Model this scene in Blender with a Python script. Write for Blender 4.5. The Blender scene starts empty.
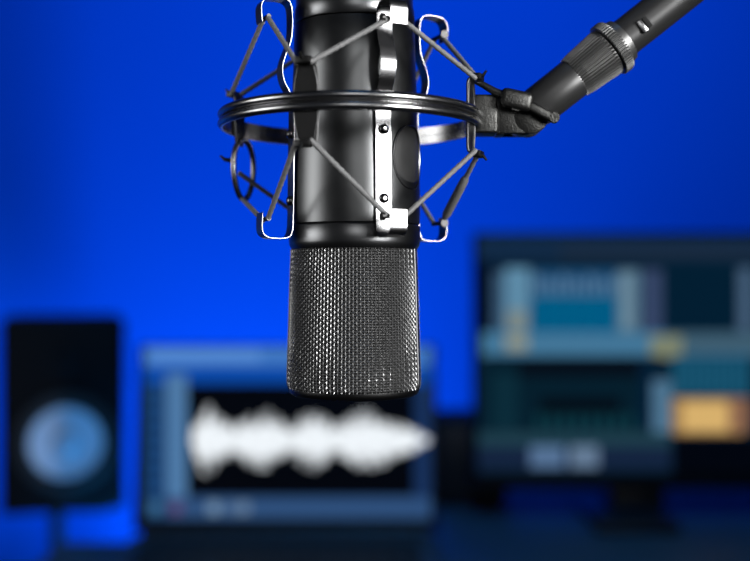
import bpy, bmesh, math, random
from mathutils import Vector, Matrix
random.seed(7)
C = bpy.context.scene.collection
PI = math.pi
F = 1042.0                  # focal length in pixels of the 750x561 frame
U = 0.00038                 # metres per pixel at the microphone
D = F * U                   # camera to microphone axis
H = 1.05                    # camera height
DESK = H - 0.31             # desk top height
AX = Vector(((354.5 - 375) * U, D, H))      # microphone axis at eye level


def lin(r, g, b):
    f = lambda c: (c / 255 / 12.92) if c / 255 <= 0.04045 else ((c / 255 + 0.055) / 1.055) ** 2.4
    return (f(r), f(g), f(b), 1.0)


# ------------------------------------------------------------------ materials
def mat(name, col, rough=0.5, metal=0.0, emit=None, noise=0.0, nscale=60, bump=0.0, bscale=400, rvar=0.0, spec=0.5):
    m = bpy.data.materials.new(name)
    m.use_nodes = True
    nt = m.node_tree
    b = nt.nodes['Principled BSDF']
    b.inputs['Base Color'].default_value = (*col[:3], 1)
    b.inputs['Roughness'].default_value = rough
    b.inputs['Metallic'].default_value = metal
    b.inputs['Specular IOR Level'].default_value = spec
    if emit:
        b.inputs['Base Color'].default_value = (0.004, 0.004, 0.004, 1)
        b.inputs['Specular IOR Level'].default_value = 0.0
        b.inputs['Emission Color'].default_value = emit
        b.inputs['Emission Strength'].default_value = 1.0
        return m
    tc = nt.nodes.new('ShaderNodeTexCoord')
    if noise or rvar:
        n = nt.nodes.new('ShaderNodeTexNoise')
        n.inputs['Scale'].default_value = nscale
        n.inputs['Detail'].default_value = 4
        nt.links.new(tc.outputs['Object'], n.inputs['Vector'])
        if noise:
            mx = nt.nodes.new('ShaderNodeMix')
            mx.data_type = 'RGBA'
            mx.inputs[6].default_value = (*[c * (1 - noise) for c in col[:3]], 1)
            mx.inputs[7].default_value = (*[min(1, c * (1 + noise)) for c in col[:3]], 1)
            nt.links.new(n.outputs['Fac'], mx.inputs[0])
            nt.links.new(mx.outputs[2], b.inputs['Base Color'])
        if rvar:
            mr = nt.nodes.new('ShaderNodeMapRange')
            mr.inputs[3].default_value = max(0.02, rough - rvar)
            mr.inputs[4].default_value = rough + rvar
            nt.links.new(n.outputs['Fac'], mr.inputs[0])
            nt.links.new(mr.outputs[0], b.inputs['Roughness'])
    if bump:
        n2 = nt.nodes.new('ShaderNodeTexNoise')
        n2.inputs['Scale'].default_value = bscale
        n2.inputs['Detail'].default_value = 3
        nt.links.new(tc.outputs['Object'], n2.inputs['Vector'])
        bp = nt.nodes.new('ShaderNodeBump')
        bp.inputs['Strength'].default_value = bump
        bp.inputs['Distance'].default_value = 0.0005
        nt.links.new(n2.outputs['Fac'], bp.inputs['Height'])
        nt.links.new(bp.outputs['Normal'], b.inputs['Normal'])
    return m


M = {
    'mic': mat('satin_gunmetal', (0.085, 0.087, 0.088), 0.33, 1.0, noise=0.08, nscale=300, rvar=0.03),
    'collar': mat('gunmetal_collar', (0.10, 0.102, 0.104), 0.30, 1.0, noise=0.08, nscale=300),
    'wire': mat('grille_wire', (0.2, 0.2, 0.2), 0.45, 0.95, noise=0.15, nscale=500),
    'core': mat('grille_lining', (0.004, 0.004, 0.004), 0.9),
    'frame': mat('grille_frame_metal', (0.05, 0.05, 0.05), 0.35, 1.0, noise=0.1, nscale=200),
    'steel': mat('dark_polished_steel', (0.19, 0.19, 0.193), 0.27, 1.0, noise=0.08, nscale=250),
    'plate': mat('blackened_steel_plate', (0.035, 0.035, 0.035), 0.42, 1.0, noise=0.15, nscale=250),
    'ring': mat('ring_black_chrome', (0.3, 0.3, 0.302), 0.24, 1.0, noise=0.06, nscale=250),
    'screw': mat('screw_steel', (0.12, 0.12, 0.12), 0.2, 1.0, noise=0.06, nscale=250),
    'cord': mat('braided_elastic', (0.11, 0.11, 0.11), 0.55, 0.0, noise=0.6, nscale=2600, bump=0.5, bscale=2600),
    'cast': mat('cast_black_alloy', (0.045, 0.045, 0.043), 0.4, 0.92, noise=0.3, nscale=500, bump=0.35, bscale=1500),
    'tube': mat('black_satin_tube', (0.035, 0.035, 0.035), 0.38, 0.55, noise=0.15, nscale=200),
    'nut': mat('knurled_black_metal', (0.10, 0.10, 0.098), 0.4, 0.8, noise=0.15, nscale=300),
    'rubber': mat('black_rubber', (0.01, 0.01, 0.01), 0.8, noise=0.2, nscale=80),
    'cabinet': mat('black_vinyl_cabinet', (0.0012, 0.0012, 0.0016), 0.75, noise=0.3, nscale=90, spec=0.15),
    'cone': mat('pale_woofer_cone', (0.5, 0.55, 0.6), 0.5, noise=0.1, nscale=50),
    'conedark': mat('grey_dust_cap', (0.42, 0.47, 0.52), 0.45, noise=0.1, nscale=50),
    'plastic': mat('black_plastic', (0.006, 0.006, 0.007), 0.45, noise=0.2, nscale=80, spec=0.25),
    'lid': mat('dark_aluminium', (0.02, 0.022, 0.026), 0.4, 0.6, noise=0.1, nscale=80),
    'deck': mat('laptop_deck', (0.03, 0.032, 0.036), 0.5, 0.0, noise=0.1, nscale=80, spec=0.3),
    'key': mat('black_keycaps', (0.006, 0.006, 0.006), 0.6, noise=0.2, nscale=80, spec=0.2),
    'desk': mat('dark_desk_laminate', (0.035, 0.037, 0.042), 0.55, noise=0.25, nscale=18, rvar=0.06, spec=0.25),
    'wall': mat('blue_wall_paint', (0.003, 0.165, 0.9), 0.85, noise=0.03, nscale=4, bump=0.1, bscale=120, spec=0.1),
    'floor': mat('dark_floor', (0.03, 0.03, 0.035), 0.6, noise=0.3, nscale=8, bump=0.2, bscale=60),
}


# ------------------------------------------------------------------ helpers
def finish(name, bm, m, parent=None, smooth=True, angle=40):
    if parent is not None:
        off = parent.matrix_basis.translation.copy() if parent.parent is None else parent['_o']
        off = Vector(off)
    else:
        off = Vector((0, 0, 0))
    bmesh.ops.translate(bm, vec=-off, verts=bm.verts)
    bmesh.ops.recalc_face_normals(bm, faces=bm.faces)
    me = bpy.data.meshes.new(name)
    bm.to_mesh(me)
    bm.free()
    ms = m if isinstance(m, (list, tuple)) else [m]
    for x in ms:
        me.materials.append(x)
    if smooth:
        for p in me.polygons:
            p.use_smooth = True
        try:
            me.set_sharp_from_angle(angle=math.radians(angle))
        except Exception:
            pass
    o = bpy.data.objects.new(name, me)
    C.objects.link(o)
    if parent is not None:
        o.parent = parent
        o['_o'] = tuple(off)
    return o


def clean():
    for o in bpy.data.objects:
        if '_o' in o:
            del o['_o']


def thing(name, loc, label, cat, group=None):
    o = bpy.data.objects.new(name, None)
    C.objects.link(o)
    o.empty_display_size = 0.02
    o.location = loc
    o['label'] = label
    o['category'] = cat
    if group:
        o['group'] = group
    return o


def add_lathe(bm, prof, center=(0, 0, 0), axis=(0, 0, 1), seg=96, close=True):
    """prof: list of (radius, height) along the axis"""
    center = Vector(center)
    q = Vector((0, 0, 1)).rotation_difference(Vector(axis).normalized())
    rings = []
    for r, h in prof:
        if r < 1e-7:
            rings.append([bm.verts.new(center + q @ Vector((0, 0, h)))])
        else:
            rings.append([bm.verts.new(center + q @ Vector((r * math.cos(2 * PI * k / seg), r * math.sin(2 * PI * k / seg), h))) for k in range(seg)])
    for a, b in zip(rings, rings[1:]):
        if len(a) == 1 and len(b) == 1:
            continue
        for k in range(seg):
            k2 = (k + 1) % seg
            if len(a) == 1:
                bm.faces.new((a[0], b[k], b[k2]))
            elif len(b) == 1:
                bm.faces.new((a[k], b[0], a[k2]))
            else:
                bm.faces.new((a[k], b[k], b[k2], a[k2]))
    if close:
        for rg in (rings[0], rings[-1]):
            if len(rg) > 1:
                bm.faces.new(rg)


def add_torus_profile(bm, prof, center, seg=160):
    """closed profile swept about a vertical axis"""
    center = Vector(center)
    n = len(prof)
    rings = []
    for k in range(seg):
        a = 2 * PI * k / seg
        rings.append([bm.verts.new(center + Vector((r * math.cos(a), r * math.sin(a), h))) for r, h in prof])
    for k in range(seg):
        A, B = rings[k], rings[(k + 1) % seg]
        for i in range(n):
            j = (i + 1) % n
            bm.faces.new((A[i], A[j], B[j], B[i]))


def add_tube(bm, pts, rad, seg=8, closed=False, cap=True):
    pts = [Vector(p) for p in pts]
    n = len(pts)
    rads = rad if isinstance(rad, (list, tuple)) else [rad] * n
    tans = []
    for i in range(n):
        if closed:
            t = pts[(i + 1) % n] - pts[i - 1]
        else:
            t = pts[min(i + 1, n - 1)] - pts[max(i - 1, 0)]
        tans.append(t.normalized())
    ref = Vector((0, 0, 1)) if abs(tans[0].z) < 0.9 else Vector((1, 0, 0))
    nrm = (ref - tans[0] * ref.dot(tans[0])).normalized()
    rings = []
    for i in range(n):
        t = tans[i]
        nrm = (nrm - t * nrm.dot(t)).normalized()
        bi = t.cross(nrm)
        rings.append([bm.verts.new(pts[i] + (nrm * math.cos(2 * PI * k / seg) + bi * math.sin(2 * PI * k / seg)) * rads[i]) for k in range(seg)])
    m = n if closed else n - 1
    for i in range(m):
        A, B = rings[i], rings[(i + 1) % n]
        for k in range(seg):
            k2 = (k + 1) % seg
            bm.faces.new((A[k], A[k2], B[k2], B[k]))
    if cap and not closed:
        bm.faces.new(rings[0])
        bm.faces.new(rings[-1])


def add_box(bm, c, s, rot=None, bev=0.0, seg=2):
    """box with centre c, full sizes s, optional rotation matrix"""
    t = bmesh.new()
    bmesh.ops.create_cube(t, size=1)
    bmesh.ops.scale(t, vec=s, verts=t.verts)
    if bev > 0:
        bmesh.ops.bevel(t, geom=list(t.edges), offset=bev, segments=seg, profile=0.5, affect='EDGES')
    if rot is not None:
        bmesh.ops.transform(t, matrix=rot.to_4x4(), verts=t.verts)
    bmesh.ops.translate(t, vec=Vector(c), verts=t.verts)
    me = bpy.data.meshes.new('tmp')
    t.to_mesh(me)
    t.free()
    bm.from_mesh(me)
    bpy.data.meshes.remove(me)


def catmull(pts, sub=6, closed=False):
    pts = [Vector(p) for p in pts]
    out = []
    n = len(pts)
    rng = n if closed else n - 1
    for i in range(rng):
        if closed:
            p0, p1, p2, p3 = pts[i - 1], pts[i], pts[(i + 1) % n], pts[(i + 2) % n]
        else:
            p0, p1, p2, p3 = pts[max(i - 1, 0)], pts[i], pts[i + 1], pts[min(i + 2, n - 1)]
        for k in range(sub):
            t = k / sub
            out.append(0.5 * ((2 * p1) + (p2 - p0) * t + (2 * p0 - 5 * p1 + 4 * p2 - p3) * t * t + (3 * p1 - p0 - 3 * p2 + p3) * t ** 3))
    if not closed:
        out.append(pts[-1])
    return out


def P(r, deg, h, t=0.0):
    """a point about the microphone axis: radius, angle from the front (right positive), height above eye
    level and tangential offset, all in pixels at the axis"""
    a = math.radians(deg)
    return AX + Vector((r * math.sin(a) + t * math.cos(a), -r * math.cos(a) + t * math.sin(a), h)) * U


AXR = AX + Vector((-4 * U, 0, 0))           # the ring sits a little to the left of the microphone axis
def PR(r, deg, h, t=0.0):
    return P(r, deg, h, t) + (AXR - AX)


def at(px, py, Y):
    return Vector(((px - 375) / F * Y, Y, H + (280.5 - py) / F * Y))


def add_strip(bm, prof, deg, width, thick, sub=6, widths=None, ctr=None):
    """a bent flat spring: (radius, height) centre line, with chamfered rectangular section"""
    c = catmull([Vector((r, h, 0)) for r, h in prof], sub)
    n = len(c)
    sh = Vector((0, 0, 0)) if ctr is None else ctr - AX
    rings = []
    for i in range(n):
        t = (c[min(i + 1, n - 1)] - c[max(i - 1, 0)]).normalized()
        nn = Vector((-t.y, t.x, 0))
        w = width if widths is None else widths(i / (n - 1)) * width
        ch = 0.28 * thick
        sec = [(-w / 2, -thick / 2 + ch), (-w / 2 + ch, -thick / 2), (w / 2 - ch, -thick / 2), (w / 2, -thick / 2 + ch),
               (w / 2, thick / 2 - ch), (w / 2 - ch, thick / 2), (-w / 2 + ch, thick / 2), (-w / 2, thick / 2 - ch)]
        rings.append([bm.verts.new(P((c[i] + nn * b).x, deg, (c[i] + nn * b).y, a) + sh) for a, b in sec])
    for A, B in zip(rings, rings[1:]):
        for k in range(8):
            bm.faces.new((A[k], A[(k + 1) % 8], B[(k + 1) % 8], B[k]))
    bm.faces.new(rings[0])
    bm.faces.new(rings[-1])


# ================================================================== MICROPHONE
mic = thing('microphone', P(0, 0, -114), 'black large studio condenser microphone hanging with its mesh grille down inside the wire cradle', 'microphone')
V = lambda prof: [(r * U, h * U) for r, h in prof]
bm = bmesh.new()
add_lathe(bm, V([(64.2, 55.2), (65.0, 55.9), (65.6, 70), (65.4, 90), (64.2, 125), (62.8, 165), (61.2, 210), (60.0, 251.5), (59.2, 252.4)]), AX, seg=160)
finish('body', bm, M['mic'], mic)
bm = bmesh.new()
add_lathe(bm, V([(61, 30.6), (62.6, 30.9), (64.8, 34.5), (65.5, 38), (65.7, 53), (64.6, 54.6), (63, 54.8)]), AX, seg=160)
finish('lower_collar', bm, M['collar'], mic)
bm = bmesh.new()
add_lathe(bm, V([(58, 253.0), (59.4, 253.2), (60.2, 254.4), (59.8, 268), (58.6, 271), (58.2, 300), (57.4, 340), (54.5, 345), (40, 347)]), AX, seg=160)
finish('upper_collar', bm, M['collar'], mic)
bm = bmesh.new()
add_lathe(bm, V([(27, 346.8), (27, 382), (26, 384), (22, 384), (22, 362), (0, 362)]), AX, seg=48)
for k in range(3):
    a = 2 * PI * k / 3
    add_lathe(bm, V([(2.6, 361.5), (2.6, 379), (0, 380.5)]), AX + Vector((11 * math.cos(a), 11 * math.sin(a), 0)) * U, seg=12)
finish('cable_connector', bm, M['collar'], mic)

# grille: woven wire cylinder that widens downwards, a dark lining inside, a smooth frame round it
def gr(h):
    t = min(1, max(0, (31 - h) / 137.0))
    return 61.6 + 4.2 * t ** 0.9
NC, NR = 112, 54
h_top, h_bot = 31.0, -107.0
bm = bmesh.new()
for c in range(NC):
    th = 360.0 * c / NC
    pts = []
    for k in range(NR * 2 + 1):
        h = h_top + (h_bot - h_top) * k / (NR * 2)
        w = 0.65 * math.cos(PI * k / 2.0) * (1 if c % 2 else -1)
        inset = 0.0 if h > -100 else (-(h + 100) / 7.0) ** 2 * 1.6
        pts.append(P(gr(h) + w - inset, th, h))
    add_tube(bm, pts, 0.60 * U, seg=4, cap=False)
for r_ in range(NR + 1):
    h = h_top + (h_bot - h_top) * r_ / NR
    inset = 0.0 if h > -100 else (-(h + 100) / 7.0) ** 2 * 1.6
    pts = []
    for k in range(NC * 2):
        w = 0.65 * math.cos(PI * (k / 2.0 + 1)) * (1 if r_ % 2 == 0 else -1)
        pts.append(P(gr(h) + w * -1.0 - inset, 360.0 * k / (2 * NC), h))
    add_tube(bm, pts, 0.60 * U, seg=4, closed=True)
finish('grille_mesh', bm, M['wire'], mic, angle=80)
bm = bmesh.new()
add_lathe(bm, V([(57.5, 32), (59.5, -40), (62, -104), (60, -109), (0, -109.5)]), AX, seg=96)
finish('grille_lining', bm, M['core'], mic)
bm = bmesh.new()
add_torus_profile(bm, V([(64.2, -105.5), (65.2, -106.5), (65.0, -109.0), (63.4, -112.2), (60.5, -114), (30, -114.2), (30, -112.4), (59, -112), (62.4, -108.5)]), AX)
for s in (72, -88):
    add_strip(bm, [(gr(31) + 0.8, 31), (gr(0) + 0.9, 0), (gr(-50) + 0.9, -50), (gr(-95) + 0.9, -95), (gr(-105) - 0.4, -105), (62.5, -111)], s, 8, 2.6, 5)
finish('grille_frame', bm, M['frame'], mic)
# oval inset with a raised rim on the side of the body
bm = bmesh.new()
def oval(k, n, sx, sz, r):
    a = 2 * PI * k / n
    x, z = math.cos(a) * sx, 0
    x = sx * math.copysign(abs(math.cos(a)) ** 0.8, math.cos(a))
    z = sz * math.copysign(abs(math.sin(a)) ** 0.9, math.sin(a))
    return P(r, 58 + math.degrees(x / 65.0), 119 + z)
add_tube(bm, [oval(k, 64, 25, 30, 65.2) for k in range(64)], 1.05 * U, seg=8, closed=True)
badge = finish('oval_rim', bm, M['steel'], mic)
bm = bmesh.new()
rings = []
for f, r in ((1.0, 64.9), (0.7, 65.4), (0.35, 65.5)):
    rings.append([bm.verts.new(oval(k, 48, 25 * f, 30 * f, r)) for k in range(48)])
for A, B in zip(rings, rings[1:]):
    for k in range(48):
        bm.faces.new((A[k], A[(k + 1) % 48], B[(k + 1) % 48], B[k]))
bm.faces.new(rings[-1])
finish('oval_inset', bm, M['tube'], badge)

# ================================================================== SHOCK MOUNT
sm = thing('shock_mount', P(0, 0, 158), 'metal ring cradle strung with elastic cords and joined to a knurled swivel, gripping the microphone', 'shock mount')
RR, RH = 129.0, 158.5
bm = bmesh.new()
prof = []
def bulge(hc):
    return [(RR - 2.6, hc - 4.0), (RR - 1.0, hc - 4.3), (RR + 0.9, hc - 3.4), (RR + 2.2, hc - 1.6), (RR + 2.7, hc), (RR + 2.2, hc + 1.6), (RR + 0.9, hc + 3.4), (RR - 1.0, hc + 4.3), (RR - 2.6, hc + 4.0)]
prof = bulge(RH - 4.7) + bulge(RH + 4.7)
add_torus_profile(bm, V(prof), AXR, seg=200)
finish('ring', bm, M['ring'], sm, angle=60)

STRIPS = (25, 114, 204, 295)
HOOKS = (-17, 69, 159, 250)
def strip_prof(dz):
    return [(99.5, 247 + dz), (100.4, 256 + dz), (100.2, 263 + dz), (97.5, 268 + dz), (92, 270.5 + dz), (82, 271.5 + dz), (74.5, 270.5 + dz), (70.8, 267 + dz), (69.2, 260 + dz), (69.0, 244), (70.5, 231), (76.5, 215), (79, 204), (77, 192), (71, 181),
            (67.6, 172), (66.8, 160), (67.4, 120), (67.8, 80), (68.2, 60), (68.8, 50), (71, 43.5), (76, 41), (88, 40.5), (95, 42), (99, 46), (99.8, 53), (99.2, 65)]
for a in STRIPS:
    dz = -12 if a == 25 else 0
    bm = bmesh.new()
    add_strip(bm, strip_prof(dz), a, 17.5, 0.75, 7, lambda t: 0.9 + 0.1 * min(1, abs(t - 0.5) * 2.4))
    st = finish('spring_strip', bm, M['steel'], sm)
    for h in (142.5, 77.5):
        bm = bmesh.new()
        d = (P(1, a, 0) - P(0, a, 0)).normalized()
        add_lathe(bm, V([(4.6, 0), (4.7, 1.4), (4.0, 2.6), (2.4, 3.4), (2.0, 2.6), (0, 2.4)]), P(68.3, a, h), d, seg=20)
        finish('screw', bm, M['screw'], st)
    for h, up in ((254 + dz, 1), (57, -1)):      # pin across each loop for the cord ends
        bm = bmesh.new()
        add_tube(bm, [P(94, a, h - 2 * up, -15), P(94, a, h - 2 * up, -12), P(94, a, h - 2 * up, -11.5), P(94, a, h - 2 * up, 11.5)], [4.2 * U, 4.2 * U, 2.2 * U, 2.2 * U], seg=12)
        finish('cord_pin', bm, M['plate'], st)

for a in HOOKS:
    bm = bmesh.new()
    wf = lambda t: 0.62 + 0.38 * math.sin(PI * t)
    hp = [(RR + 2, 120.5), (RR - 2, 121.5), (RR - 4.8, 125), (RR - 4.8, 140), (RR - 4.4, 158), (RR - 4.8, 177), (RR - 4.8, 189), (RR - 2, 193), (RR + 2, 194)]
    if a == 250:
        hp = hp[3:]
    add_strip(bm, hp, a, 24, 2.2, 5, wf, AXR)
    hk = finish('cord_hook', bm, M['plate'], sm)
    for hh, s in ((120.5, -1), (194, 1)):
        if a == 250 and s < 0:
            continue
        bm = bmesh.new()
        add_box(bm, PR(RR + 2.5, a, hh), (15 * U, 9 * U, 6.5 * U), Matrix.Rotation(math.radians(a), 3, 'Z'), 1.2 * U)
        tip = finish('hook_tip', bm, M['plate'], hk)
        bm = bmesh.new()
        add_tube(bm, [PR(RR + 3, a, hh), PR(RR + 8, a, hh + s * 2), PR(RR + 11, a, hh + s * 6)], [1.9 * U, 1.6 * U, 1.0 * U], seg=8)
        finish('hook_prong', bm, M['plate'], hk)
    for s in (-1, 1):
        if a == 250:
            continue
        bm = bmesh.new()
        add_tube(bm, [PR(RR - 3.4, a, 124, 7.6 * s), PR(RR - 3.4, a, 140, 10.6 * s), PR(RR - 3.4, a, 158, 12.2 * s), PR(RR - 3.4, a, 177, 10.6 * s), PR(RR - 3.4, a, 190, 7.6 * s)], 0.6 * U, seg=6)
        finish('hook_edge', bm, M['steel'], hk)

def cord(p, q, rad=2.5, sag=0.0):
    p, q = Vector(p), Vector(q)
    n = 44
    pts, rads = [], []
    for i in range(n + 1):
        t = i / n
        pts.append(p.lerp(q, t) + Vector((0, 0, -sag * 4 * t * (1 - t) * U)))
        rads.append(rad * U * (1 + 0.10 * math.sin(i * PI * 0.62)))
    bm = bmesh.new()
    add_tube(bm, pts, rads, seg=10)
    return bm

for i, a in enumerate(STRIPS):
    dz = -12 if a == 25 else 0
    for b, side in ((HOOKS[i], -1), (HOOKS[(i + 1) % 4], 1)):
        up_loop = P(94, a, 251 + dz, 8.5 * side)
        up_hook = PR(RR + 2.5, b, 191.5, -6.0 * side)
        finish('elastic_cord', cord(up_loop, up_hook, 2.5), M['cord'], sm)
        lo_loop = P(94, a, 59, 8.5 * side)
        lo_hook = PR(RR + 2.5, b, 124.0, -6.0 * side)
        if b == 250:
            lo_hook = PR(124, -114, 86, 4) if a == 295 else PR(124, -114, 112, 10)
        finish('elastic_cord', cord(lo_loop, lo_hook, 2.5), M['cord'], sm)
# sleeve on the lower right cord
bm = bmesh.new()
p, q = P(94, 114, 59, -8.5), PR(RR + 2.5, 69, 124.0, 6.0)
add_tube(bm, [p.lerp(q, 0.08), p.lerp(q, 0.14), p.lerp(q, 0.5), p.lerp(q, 0.62), p.lerp(q, 0.66)], [3.0 * U, 4.6 * U, 4.6 * U, 4.2 * U, 2.8 * U], seg=14)
finish('cord_sleeve', bm, M['cord'], sm)
# oval loop hanging at the left of the ring
bm = bmesh.new()
pts = []
for k in range(48):
    t = 2 * PI * k / 48
    s = 1 + 0.12 * math.sin(t)
    pts.append(PR(124, -114, 116 + 31 * math.sin(t), 20 * math.cos(t) * s))
add_tube(bm, pts, 3.0 * U, seg=10, closed=True)
ol = finish('oval_loop', bm, M['steel'], sm)
bm = bmesh.new()
add_tube(bm, [PR(128, -112, 124, 16), PR(134, -112, 125, 17), PR(139, -112, 129, 18)], [2.4 * U, 2.0 * U, 1.0 * U], seg=8)
finish('hook_prong', bm, M['plate'], ol)

# clamp block on the ring and the swivel joint
mx = lambda px, py, dy=0: Vector(((px - 375) * U, D + dy * U, H + (280.5 - py) * U))
ANG = math.atan2(0.62, 0.785)
dirv = Vector((math.cos(ANG), 0, math.sin(ANG)))
S = mx(521, 120)
bm = bmesh.new()
add_box(bm, mx(484, 116), (24 * U, 34 * U, 38 * U), None, 2.5 * U, 3)
add_box(bm, mx(472, 117), (14 * U, 26 * U, 32 * U), None, 2.0 * U, 2)
add_box(bm, mx(499, 117), (10 * U, 30 * U, 38 * U), None, 2.0 * U, 2)
finish('clamp_block', bm, M['cast'], sm)
bm = bmesh.new()
for s in (-1, 1):        # clevis ears
    add_box(bm, mx(513, 119, 12 * s), (32 * U, 7 * U, 33 * U), None, 2 * U, 2)
    add_lathe(bm, V([(16.0, -4.1), (17.2, -3.1), (17.2, 3.1), (16.0, 4.1)]), mx(529, 118.5, 12 * s), (0, 1, 0), seg=40)
finish('swivel_fork', bm, M['cast'], sm)
bm = bmesh.new()
add_lathe(bm, V([(15.5, -8.2), (16.5, -7.2), (16.5, 7.2), (15.5, 8.2)]), S, (0, 1, 0), seg=40)
q = Vector((0, 0, 1)).rotation_difference(dirv)
add_lathe(bm, V([(13, 4), (17, 12), (20.5, 20), (20.8, 66), (20, 68.5)]), S, dirv, seg=64)
finish('swivel_arm', bm, M['tube'], sm)
bm = bmesh.new()
rot = Matrix.Rotation(math.radians(28), 3, 'Y')
add_lathe(bm, V([(5, 0), (5, 6), (9, 7), (9, 12), (0, 12.5)]), mx(514, 106, -14), (0, -1, 0), seg=12)
add_box(bm, mx(513, 104, -25), (32 * U, 11 * U, 19 * U), Matrix.Rotation(math.radians(12), 3, 'Y'), 5.2 * U, 3)
add_box(bm, mx(534, 114, -24), (36 * U, 6 * U, 9.5 * U), rot, 2.6 * U, 3)
add_lathe(bm, V([(5, -3.4), (5.4, -2), (5.4, 2), (5, 3.4)]), mx(550, 121.5, -24), (0, 1, 0), seg=20)
finish('thumb_lever', bm, M['cast'], sm)
bm = bmesh.new()
add_tube(bm, [mx(504, 100, -22), mx(492, 95, -20), mx(481, 88, -18), mx(473, 84, -16)], [4.2 * U, 3.8 * U, 3.2 * U, 2.6 * U], seg=10)
finish('cord_guide', bm, M['cast'], sm)

def knurl(prof, n, depth, seg_per, center, axis):
    bm = bmesh.new()
    seg = n * seg_per
    q = Vector((0, 0, 1)).rotation_difference(axis)
    rings = []
    for r, h, k_ in prof:
        rg = []
        for k in range(seg):
            a = 2 * PI * k / seg
            rr = r - (depth * k_ if (k % seg_per) >= seg_per / 2 else 0)
            rg.append(bm.verts.new(center + (q @ Vector((rr * math.cos(a), rr * math.sin(a), h))) * U))
        rings.append(rg)
    for A, B in zip(rings, rings[1:]):
        for k in range(seg):
            bm.faces.new((A[k], B[k], B[(k + 1) % seg], A[(k + 1) % seg]))
    bm.faces.new(rings[0])
    bm.faces.new(rings[-1])
    return bm
bm = knurl([(20.5, 67, 0), (21.8, 68, 1), (23.0, 75, 1), (25.4, 106, 1), (25.4, 109, 0), (23.5, 110, 0)], 46, 1.6, 4, S, dirv)
finish('knurled_nut', bm, M['nut'], sm, smooth=False)

# ================================================================== BOOM STAND
base = Vector((0.53, D, 0))
stand = thing('boom_stand', base, 'black boom stand whose slanting tube carries the shock mount from the upper right', 'microphone stand')
tS = 113
topT = (base.x - S.x) / dirv.x / U
bm = bmesh.new()
add_lathe(bm, V([(19.5, 111), (19.5, topT + 260)]), S, dirv, seg=64)
boom = finish('boom_tube', bm, M['tube'], stand)
bm = knurl([(26.5, 110.6, 0), (28.6, 111.4, 1), (28.8, 119, 1), (27.4, 121.5, 0), (24.5, 122.5, 0), (23, 129, 0), (20, 130, 0)], 56, 0.9, 4, S, dirv)
finish('lock_collar', bm, M['nut'], stand, smooth=False)
# small latch on the boom tube
nv = dirv.cross(Vector((0, 1, 0))).normalized()
rotm = Matrix((dirv, Vector((0, 1, 0)), nv)).transposed()
bm = bmesh.new()
cp = S + dirv * 146 * U + Vector((0, -18.6 * U, 0)) + nv * -2 * U
add_box(bm, cp, (6.5 * U, 6 * U, 14 * U), rotm, 1.2 * U, 2)
finish('latch', bm, M['steel'], boom)
bm = bmesh.new()
add_box(bm, cp + dirv * 6.5 * U, (5 * U, 5 * U, 12 * U), rotm, 1.0 * U, 2)
finish('latch_slot', bm, M['core'], boom)
pivot = S + dirv * topT * U
bm = bmesh.new()
add_lathe(bm, [(0.011, 0.02), (0.011, pivot.z - 0.02)], (base.x, base.y + 0.03, 0), seg=32)
finish('pole', bm, M['tube'], stand)
bm = bmesh.new()
add_lathe(bm, [(0.016, 0.55), (0.018, 0.56), (0.018, 0.63), (0.016, 0.64)], (base.x, base.y + 0.03, 0), seg=32)
finish('pole_clutch', bm, M['nut'], stand)
bm = bmesh.new()
add_lathe(bm, [(0.018, -0.024), (0.02, -0.02), (0.02, 0.038), (0.018, 0.042)], pivot + Vector((0, 0.012, 0)), (0, 1, 0), seg=32)
add_box(bm, pivot + Vector((0, 0.03, -0.02)), (0.026, 0.026, 0.04), None, 0.003)
finish('boom_pivot', bm, M['cast'], stand)
bm = bmesh.new()
add_lathe(bm, [(0.022, 0), (0.024, 0.004), (0.024, 0.09), (0.022, 0.094)], S + dirv * (topT + 200) * U, dirv, seg=32)
finish('counterweight', bm, M['cast'], stand)
for k in range(3):
    a = 2 * PI * k / 3 + 0.5
    bm = bmesh.new()
    c0 = Vector((base.x, base.y + 0.03, 0))
    add_tube(bm, [c0 + Vector((0.008 * math.cos(a), 0.008 * math.sin(a), 0.16)), c0 + Vector((0.05 * math.cos(a), 0.05 * math.sin(a), 0.13)), c0 + Vector((0.3 * math.cos(a), 0.3 * math.sin(a), 0.012))], 0.0085, seg=14)
    lg = finish('leg', bm, M['tube'], stand)
    bm = bmesh.new()
    add_tube(bm, [c0 + Vector((0.27 * math.cos(a), 0.27 * math.sin(a), 0.028)), c0 + Vector((0.31 * math.cos(a), 0.31 * math.sin(a), 0.012))], 0.012, seg=14)
    finish('rubber_foot', bm, M['rubber'], lg)

# ================================================================== SETTING
def struct(name, bm, m):
    o = finish(name, bm, m, None, smooth=False)
    o['kind'] = 'structure'
    return o
WALLY = 1.95
bm = bmesh.new()
add_box(bm, (0, WALLY + 0.05, 1.4), (6.0, 0.1, 2.8))
struct('wall_back', bm, M['wall'])
bm = bmesh.new()
add_box(bm, (0, 0.2, -0.025), (6.0, 3.6, 0.05))
struct('floor', bm, M['floor'])

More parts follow.
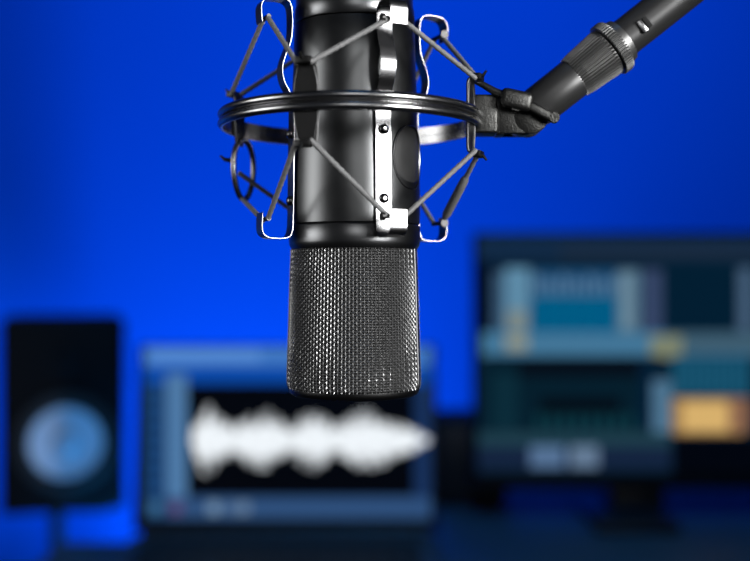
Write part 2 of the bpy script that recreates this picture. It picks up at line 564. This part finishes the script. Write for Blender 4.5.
def table(name, x0, x1, y0, y1, label, legs, th=0.03):
    root = thing(name, ((x0 + x1) / 2, (y0 + y1) / 2, 0), label, 'desk')
    bm = bmesh.new()
    add_box(bm, ((x0 + x1) / 2, (y0 + y1) / 2, DESK - th / 2), (x1 - x0, y1 - y0, th), None, 0.002, 2)
    finish('tabletop', bm, M['desk'], root)
    for x, y in legs:
        bm = bmesh.new()
        add_box(bm, (x, y, (DESK - th) / 2), (0.045, 0.045, DESK - th), None, 0.003, 2)
        finish('leg', bm, M['tube'], root)
LTX = at(62, 545, 1.235).x
table('side_table', LTX, 0.058, 0.80, 1.235, 'dark narrow table under the laptop with the waveform screen', [(LTX + .04, .84), (.018, .84), (LTX + .04, 1.195), (.018, 1.195)])
table('desk', 0.062, 1.05, 0.80, 1.62, 'dark wide desk under the large monitor at the right', [(.102, .84), (1.01, .84), (.102, 1.58), (1.01, 1.58)])

# ------------------------------------------------------------------ speaker on a floor stand
SY = 1.45
sx0, sx1 = at(4, 0, SY).x, at(124, 0, SY).x
sz0, sz1 = at(0, 513, SY).z, at(0, 318, SY).z
scx = (sx0 + sx1) / 2
sp = thing('speaker', (scx, SY, sz0), 'black studio loudspeaker with a pale round woofer cone, left of the laptop', 'speaker')
bm = bmesh.new()
add_box(bm, (scx, SY + 0.10, (sz0 + sz1) / 2), (sx1 - sx0, 0.20, sz1 - sz0), None, 0.008, 3)
finish('cabinet', bm, M['cabinet'], sp)
wc = at(66, 443, SY)
fr = Vector((wc.x, SY, wc.z))
k = SY / F
bm = bmesh.new()
add_lathe(bm, [(34 * k, 0.002), (37.5 * k, 0.005), (42.0 * k, 0.006), (47 * k, 0.0035), (50 * k, 0.002), (50.5 * k, -0.002)], fr, (0, -1, 0), seg=72, close=False)
finish('woofer_surround', bm, M['rubber'], sp)
bm = bmesh.new()
add_lathe(bm, [(37 * k, 0.0035), (35 * k, 0.0035), (29 * k, 0.0026), (22 * k, 0.0016), (13 * k, 0.0008)], fr, (0, -1, 0), seg=72, close=False)
wf_ = finish('woofer_cone', bm, M['cone'], sp)
bm = bmesh.new()
add_lathe(bm, [(14 * k, 0.0008), (12.5 * k, 0.004), (9 * k, 0.0075), (5 * k, 0.0095), (0, 0.010)], fr, (0, -1, 0), seg=48)
finish('dust_cap', bm, M['conedark'], wf_)
tw = Vector((wc.x, SY, at(67, 362, SY).z))
bm = bmesh.new()
add_lathe(bm, [(24 * k, 0.0), (24 * k, 0.003), (20 * k, 0.003), (11 * k, 0.0008)], tw, (0, -1, 0), seg=48, close=False)
finish('tweeter_waveguide', bm, M['cabinet'], sp)
bm = bmesh.new()
add_lathe(bm, [(11 * k, 0.0007), (8 * k, 0.004), (4 * k, 0.006), (0, 0.0065)], tw, (0, -1, 0), seg=32)
finish('tweeter_dome', bm, M['cabinet'], sp)
bm = bmesh.new()
add_box(bm, (wc.x, SY - 0.0005, at(67, 502, SY).z), (26 * k, 0.003, 6 * k), None, 0.001, 2)
finish('badge_plate', bm, M['lid'], sp)
sp.rotation_euler = (0, 0, math.radians(16))
ss = thing('speaker_stand', (at(57, 0, SY).x, SY + 0.09, 0), 'thin black pole stand under the loudspeaker at the left edge', 'speaker stand')
bm = bmesh.new()
add_box(bm, (scx + 0.0, SY + 0.10, sz0 - 0.004), (0.10, 0.12, 0.008), None, 0.002, 2)
finish('top_plate', bm, M['plastic'], ss)
bm = bmesh.new()
add_lathe(bm, [(0.0105, 0.02), (0.0105, sz0 - 0.007)], (at(57, 0, SY + .09).x, SY + 0.09, 0), seg=32)
finish('pole', bm, M['tube'], ss)
bm = bmesh.new()
add_lathe(bm, [(0.13, 0.0), (0.13, 0.012), (0.12, 0.016), (0.02, 0.022)], (at(57, 0, SY + .09).x, SY + 0.09, 0), seg=64)
finish('base', bm, M['tube'], ss)

# ------------------------------------------------------------------ screens
_em = {}
def em(rgb, gain=1.0):
    key = (rgb, gain)
    if key not in _em:
        c = lin(*rgb)
        _em[key] = mat('screen_colour', (0, 0, 0), 0.35, emit=tuple(x * gain for x in c[:3]) + (1,))
    return _em[key]


class Screen:
    """a flat lit display: coloured areas laid on its plane, one mesh"""
    def __init__(self, origin, right, up):
        self.o, self.r, self.u = Vector(origin), Vector(right).normalized(), Vector(up).normalized()
        self.n = self.u.cross(self.r).normalized()
        if self.n.y > 0:
            self.n = -self.n
        self.bm = bmesh.new()
        self.mats = []
        self.layer = 0

    def pt(self, px, py):
        d = Vector(((px - 375) / F, 1, (280.5 - py) / F))
        c = Vector((0, 0, H))
        s = (self.o - c).dot(self.n) / d.dot(self.n)
        return c + d * s

    def poly(self, pts, rgb, gain=1.0):
        m = em(rgb, gain)
        if m not in self.mats:
            self.mats.append(m)
        self.layer += 1
        vs = [self.bm.verts.new(self.pt(*p) + self.n * 0.00003 * self.layer) for p in pts]
        f = self.bm.faces.new(vs)
        f.material_index = self.mats.index(m)

    def rect(self, x0, y0, x1, y1, rgb, gain=0.84):
        self.poly([(x0, y0), (x1, y0), (x1, y1), (x0, y1)], rgb, gain)

    def done(self, name, parent):
        return finish(name, self.bm, self.mats, parent, smooth=False)


# ------------------------------------------------------------------ laptop
LY = 1.20
lx = at(285, 0, 1.205).x
lp = thing('laptop', (lx, LY - 0.11, DESK), 'open laptop showing a white audio waveform on a black track, behind the microphone', 'laptop')
LW = 0.352
hz = DESK + 0.017
bm = bmesh.new()
add_box(bm, (lx, LY - 0.115, DESK + 0.0085), (LW, 0.235, 0.015), None, 0.003, 3)
for sx in (-1, 1):
    for yy in (-0.21, -0.02):
        add_box(bm, (lx + sx * 0.15, LY + yy, DESK + 0.0008), (0.02, 0.01, 0.0016))
finish('base', bm, M['deck'], lp)
kb = bmesh.new()
for r_ in range(6):
    n = 15
    for c_ in range(n):
        if r_ == 5 and 4 <= c_ <= 8:
            if c_ == 4:
                add_box(kb, (lx - 0.009, LY - 0.135 + 0.001, DESK + 0.0168), (0.095, 0.0155, 0.002), None, 0.0006, 1)
            continue
        add_box(kb, (lx + (c_ - 7) * 0.0203, LY - 0.04 - r_ * 0.019, DESK + 0.0168), (0.0175, 0.0155, 0.002), None, 0.0006, 1)
finish('keyboard', kb, M['key'], lp)
bm = bmesh.new()
add_box(bm, (lx, LY - 0.188, DESK + 0.0163), (0.105, 0.07, 0.0008), None, 0.0003, 1)
finish('touchpad', bm, M['plastic'], lp)
bm = bmesh.new()
add_tube(bm, [(lx - 0.165, LY + 0.004, hz), (lx + 0.165, LY + 0.004, hz)], 0.0075, seg=20)
finish('hinge', bm, M['plastic'], lp)
tl = math.radians(8)
upv = Vector((0, math.sin(tl), math.cos(tl)))
hinge = Vector((lx, LY, hz + 0.003))
LH = 0.2165
lid_rot = Matrix.Rotation(-tl, 3, 'X')
bm = bmesh.new()
add_box(bm, hinge + upv * LH / 2 + Vector((0, 0.004, 0)), (LW, 0.007, LH), lid_rot, 0.003, 3)
lid = finish('lid', bm, M['plastic'], lp)
sc = Screen(hinge + Vector((0, -0.0000, 0)) - Vector((0, math.cos(tl), -math.sin(tl))) * 0.0004, (1, 0, 0), upv)
sc.rect(144, 347, 431, 519, (34, 62, 104))
sc.rect(144, 347, 431, 366, (70, 128, 208))
sc.rect(150, 350, 260, 362, (92, 148, 226))
sc.rect(144, 366, 431, 384, (12, 78, 178))
sc.rect(144, 384, 166, 497, (22, 58, 104))
for y in range(388, 494, 14):
    sc.rect(147, y, 163, y + 7, (30, 76, 130))
sc.rect(166, 374, 187, 497, (84, 130, 178))
sc.rect(187, 384, 414, 496, (3, 4, 9))
sc.rect(414, 384, 431, 497, (26, 52, 96))
sc.rect(144, 497, 431, 519, (50, 84, 130))
sc.rect(144, 497, 168, 519, (32, 66, 110))
for cx_, col in ((176, (92, 72, 118)), (156, (60, 110, 150)), (214, (120, 150, 180)), (244, (104, 130, 160)), (232, (80, 110, 150))):
    sc.rect(cx_ - 6, 502, cx_ + 6, 514, col)
# waveform: closed outline about its centre line
env = [(192, 8), (195, 26), (200, 44), (208, 42), (214, 40), (220, 34), (227, 22), (236, 19), (244, 26), (252, 33), (260, 37), (268, 36), (276, 30), (284, 21), (291, 21), (298, 29), (306, 34), (314, 36),
       (322, 33), (329, 22), (337, 19), (346, 26), (354, 33), (364, 36), (374, 35), (384, 31), (392, 26), (400, 22), (408, 18), (416, 12), (424, 7), (430, 1)]
def fine(x):
    for (x0, a), (x1, b) in zip(env, env[1:]):
        if x0 <= x <= x1:
            return a + (b - a) * (x - x0) / (x1 - x0)
    return 1
x = 192.0
while x < 429:
    a = 0.75 * fine(x + 0.6) * random.uniform(0.45, 1.12)
    b = 0.75 * fine(x + 0.6) * random.uniform(0.45, 1.12)
    sc.layer = 20
    sc.rect(x, 440 - a, x + 1.5, 440 + b, (244, 250, 255), 1.0)
    x += 1.55
sc.done('screen', lid)

# ------------------------------------------------------------------ large monitor
MY = 1.36
mo = thing('monitor', (at(645, 0, MY).x, MY + 0.02, DESK), 'large black monitor showing dark audio editing tracks and an orange panel, at the right', 'monitor')
a0, a1 = at(474, 232, MY), at(818, 490, MY)
bm = bmesh.new()
add_box(bm, ((a0.x + a1.x) / 2, MY + 0.017, (a0.z + a1.z) / 2), (a1.x - a0.x, 0.032, a0.z - a1.z), None, 0.004, 3)
hs = finish('housing', bm, M['plastic'], mo)
sc = Screen((0, MY + 0.0005, 0), (1, 0, 0), (0, 0, 1))
R = sc.rect
R(478, 237, 814, 473, (10, 34, 54))
R(478, 237, 814, 260, (20, 44, 72))
R(560, 246, 760, 258, (30, 46, 66))
R(478, 262, 493, 333, (2, 14, 38))
R(493, 272, 505, 332, (60, 90, 118))
R(505, 268, 530, 334, (100, 148, 178))
R(508, 310, 526, 345, (132, 144, 140))
R(532, 296, 616, 332, (0, 94, 138))
R(532, 270, 616, 296, (30, 80, 122))
for i, xx in enumerate(range(534, 616, 9)):
    R(xx, 274 + (i % 3) * 3, xx + 4, 296, (96, 134, 168))
    R(xx, 300, xx + 5, 330, (0, 112, 150) if i % 2 else (0, 84, 134))
R(617, 270, 640, 332, (88, 122, 146))
R(622, 274, 630, 328, (120, 150, 168))
R(643, 270, 662, 332, (58, 74, 108))
R(664, 264, 736, 331, (3, 32, 52))
R(738, 268, 752, 331, (74, 100, 128))
R(754, 264, 814, 331, (8, 40, 60))
R(482, 332, 814, 356, (72, 126, 162))
R(664, 332, 814, 354, (66, 98, 118))
R(650, 336, 682, 358, (132, 140, 116))
R(505, 336, 528, 350, (150, 156, 140))
R(482, 356, 660, 432, (6, 32, 46))
R(492, 374, 518, 430, (12, 46, 60))
R(518, 360, 640, 376, (6, 12, 22))
R(540, 398, 620, 412, (4, 10, 18))
for xx in range(536, 640, 13):
    R(xx, 414, xx + 6, 430, (16, 62, 72))
R(640, 360, 654, 430, (4, 32, 56))
R(652, 380, 671, 434, (84, 124, 154))
R(672, 356, 750, 396, (14, 74, 104))
for xx in range(674, 750, 8):
    R(xx, 360, xx + 3, 394, (36, 100, 128))
R(752, 356, 814, 432, (6, 26, 46))
R(672, 398, 744, 434, (172, 134, 82))
R(682, 402, 728, 431, (232, 190, 118))
R(728, 398, 748, 430, (150, 110, 84))
R(478, 432, 670, 446, (34, 66, 80))
R(478, 446, 670, 468, (22, 38, 66))
R(530, 446, 564, 467, (92, 122, 160))
R(570, 446, 598, 467, (108, 132, 160))
R(672, 436, 814, 473, (2, 4, 12))
sc.done('screen', hs)
bm = bmesh.new()
fx = at(640, 0, MY).x
add_box(bm, (fx, MY + 0.05, DESK + 0.07), (0.06, 0.02, 0.13), None, 0.004, 2)
finish('stand_neck', bm, M['plastic'], mo)
bm = bmesh.new()
add_box(bm, (at(632, 0, 1.31).x, MY - 0.01, DESK + 0.006), (0.105, 0.16, 0.012), None, 0.004, 2)
add_box(bm, (fx, MY + 0.035, DESK + 0.02), (0.075, 0.05, 0.03), None, 0.006, 2)
finish('stand_foot', bm, M['plastic'], mo)

# ------------------------------------------------------------------ black unit between the laptop and the monitor
bxc = at(471, 0, 1.42).x
bt = at(0, 419, 1.42).z
un = thing('audio_unit', (bxc, 1.47, DESK), 'small black upright box standing between the laptop and the large monitor', 'audio unit')
bm = bmesh.new()
add_box(bm, (bxc, 1.48, (bt + DESK + 0.004) / 2), (0.10, 0.12, bt - DESK - 0.004), None, 0.005, 3)
finish('case', bm, M['cabinet'], un)
bm = bmesh.new()
add_box(bm, (bxc, 1.419, (bt + DESK) / 2), (0.09, 0.004, (bt - DESK) * 0.88), None, 0.001, 2)
finish('front_panel', bm, M['plastic'], un)
for s in (-1, 1):
    for yy in (1.44, 1.52):
        bm = bmesh.new()
        add_lathe(bm, [(0.007, 0), (0.008, 0.005)], (bxc + s * 0.035, yy, DESK), seg=20)
        finish('foot', bm, M['rubber'], un)

clean()

# ================================================================== LIGHT
def area(name, loc, target, sx, sy, power, col=(1, 1, 1), spread=120):
    l = bpy.data.lights.new(name, 'AREA')
    l.shape = 'RECTANGLE'
    l.size, l.size_y = sx, sy
    l.energy = power
    l.color = col
    l.spread = math.radians(spread)
    o = bpy.data.objects.new(name, l)
    C.objects.link(o)
    o.location = loc
    o.rotation_euler = (Vector(target) - Vector(loc)).to_track_quat('-Z', 'Y').to_euler()
    return o
mid = AX + Vector((0, 0, 0.03))
def az(deg, d, z):
    a = math.radians(deg)
    return Vector((mid.x + d * math.sin(a), mid.y - d * math.cos(a), mid.z + z))
area('softbox_right', az(46, 0.75, 0.10), mid, 0.30, 0.66, 1.6, spread=31)
area('softbox_left', az(-76, 0.70, 0.08), mid, 0.60, 0.60, 0.62, spread=46)
area('front_fill', (0.05, -0.28, 1.32), mid, 0.9, 0.5, 0.2, spread=32)

def spot(name, loc, target, power, size, blend, col, rad=0.1):
    l = bpy.data.lights.new(name, 'SPOT')
    l.energy = power
    l.spot_size = math.radians(size)
    l.spot_blend = blend
    l.color = col
    l.shadow_soft_size = rad
    o = bpy.data.objects.new(name, l)
    C.objects.link(o)
    o.location = loc
    o.rotation_euler = (Vector(target) - Vector(loc)).to_track_quat('-Z', 'Y').to_euler()
    return o
BLUE = (0.03, 0.37, 1.0)
wt = at(400, 250, WALLY)
spot('blue_wash', (0.1, 0.25, 2.7), wt, 112, 84, 1.0, BLUE, 0.2)
wt = at(215, 300, WALLY)
spot('blue_uplight', (-0.24, 1.42, 0.45), wt, 21, 130, 1.0, BLUE, 0.08)
spot('added_desk_fill', (0.1, 1.0, 2.4), (0.1, 1.12, DESK), 26, 58, 1.0, BLUE, 0.1)  # unseen blue spot, added to tint the desk and laptop deck navy
w = bpy.data.worlds.new('room_dark')
bpy.context.scene.world = w
w.use_nodes = True
w.node_tree.nodes['Background'].inputs[0].default_value = (0.02, 0.03, 0.06, 1)
w.node_tree.nodes['Background'].inputs[1].default_value = 0.25

# ================================================================== CAMERA
cd = bpy.data.cameras.new('camera')
cd.sensor_width = 36
cd.lens = 36 * F / 750
cd.clip_start = 0.01
cam = bpy.data.objects.new('camera', cd)
C.objects.link(cam)
cam.location = (0, 0, H)
cam.rotation_euler = (PI / 2, 0, 0)
cd.dof.use_dof = True
cd.dof.focus_distance = D - 55 * U
cd.dof.aperture_fstop = 4.5
cd.dof.aperture_blades = 0
s = bpy.context.scene
s.camera = cam
s.view_settings.view_transform = 'Standard'
s.view_settings.look = 'None'
s.view_settings.exposure = 0
s.view_settings.gamma = 1
s.view_settings.use_curve_mapping = False
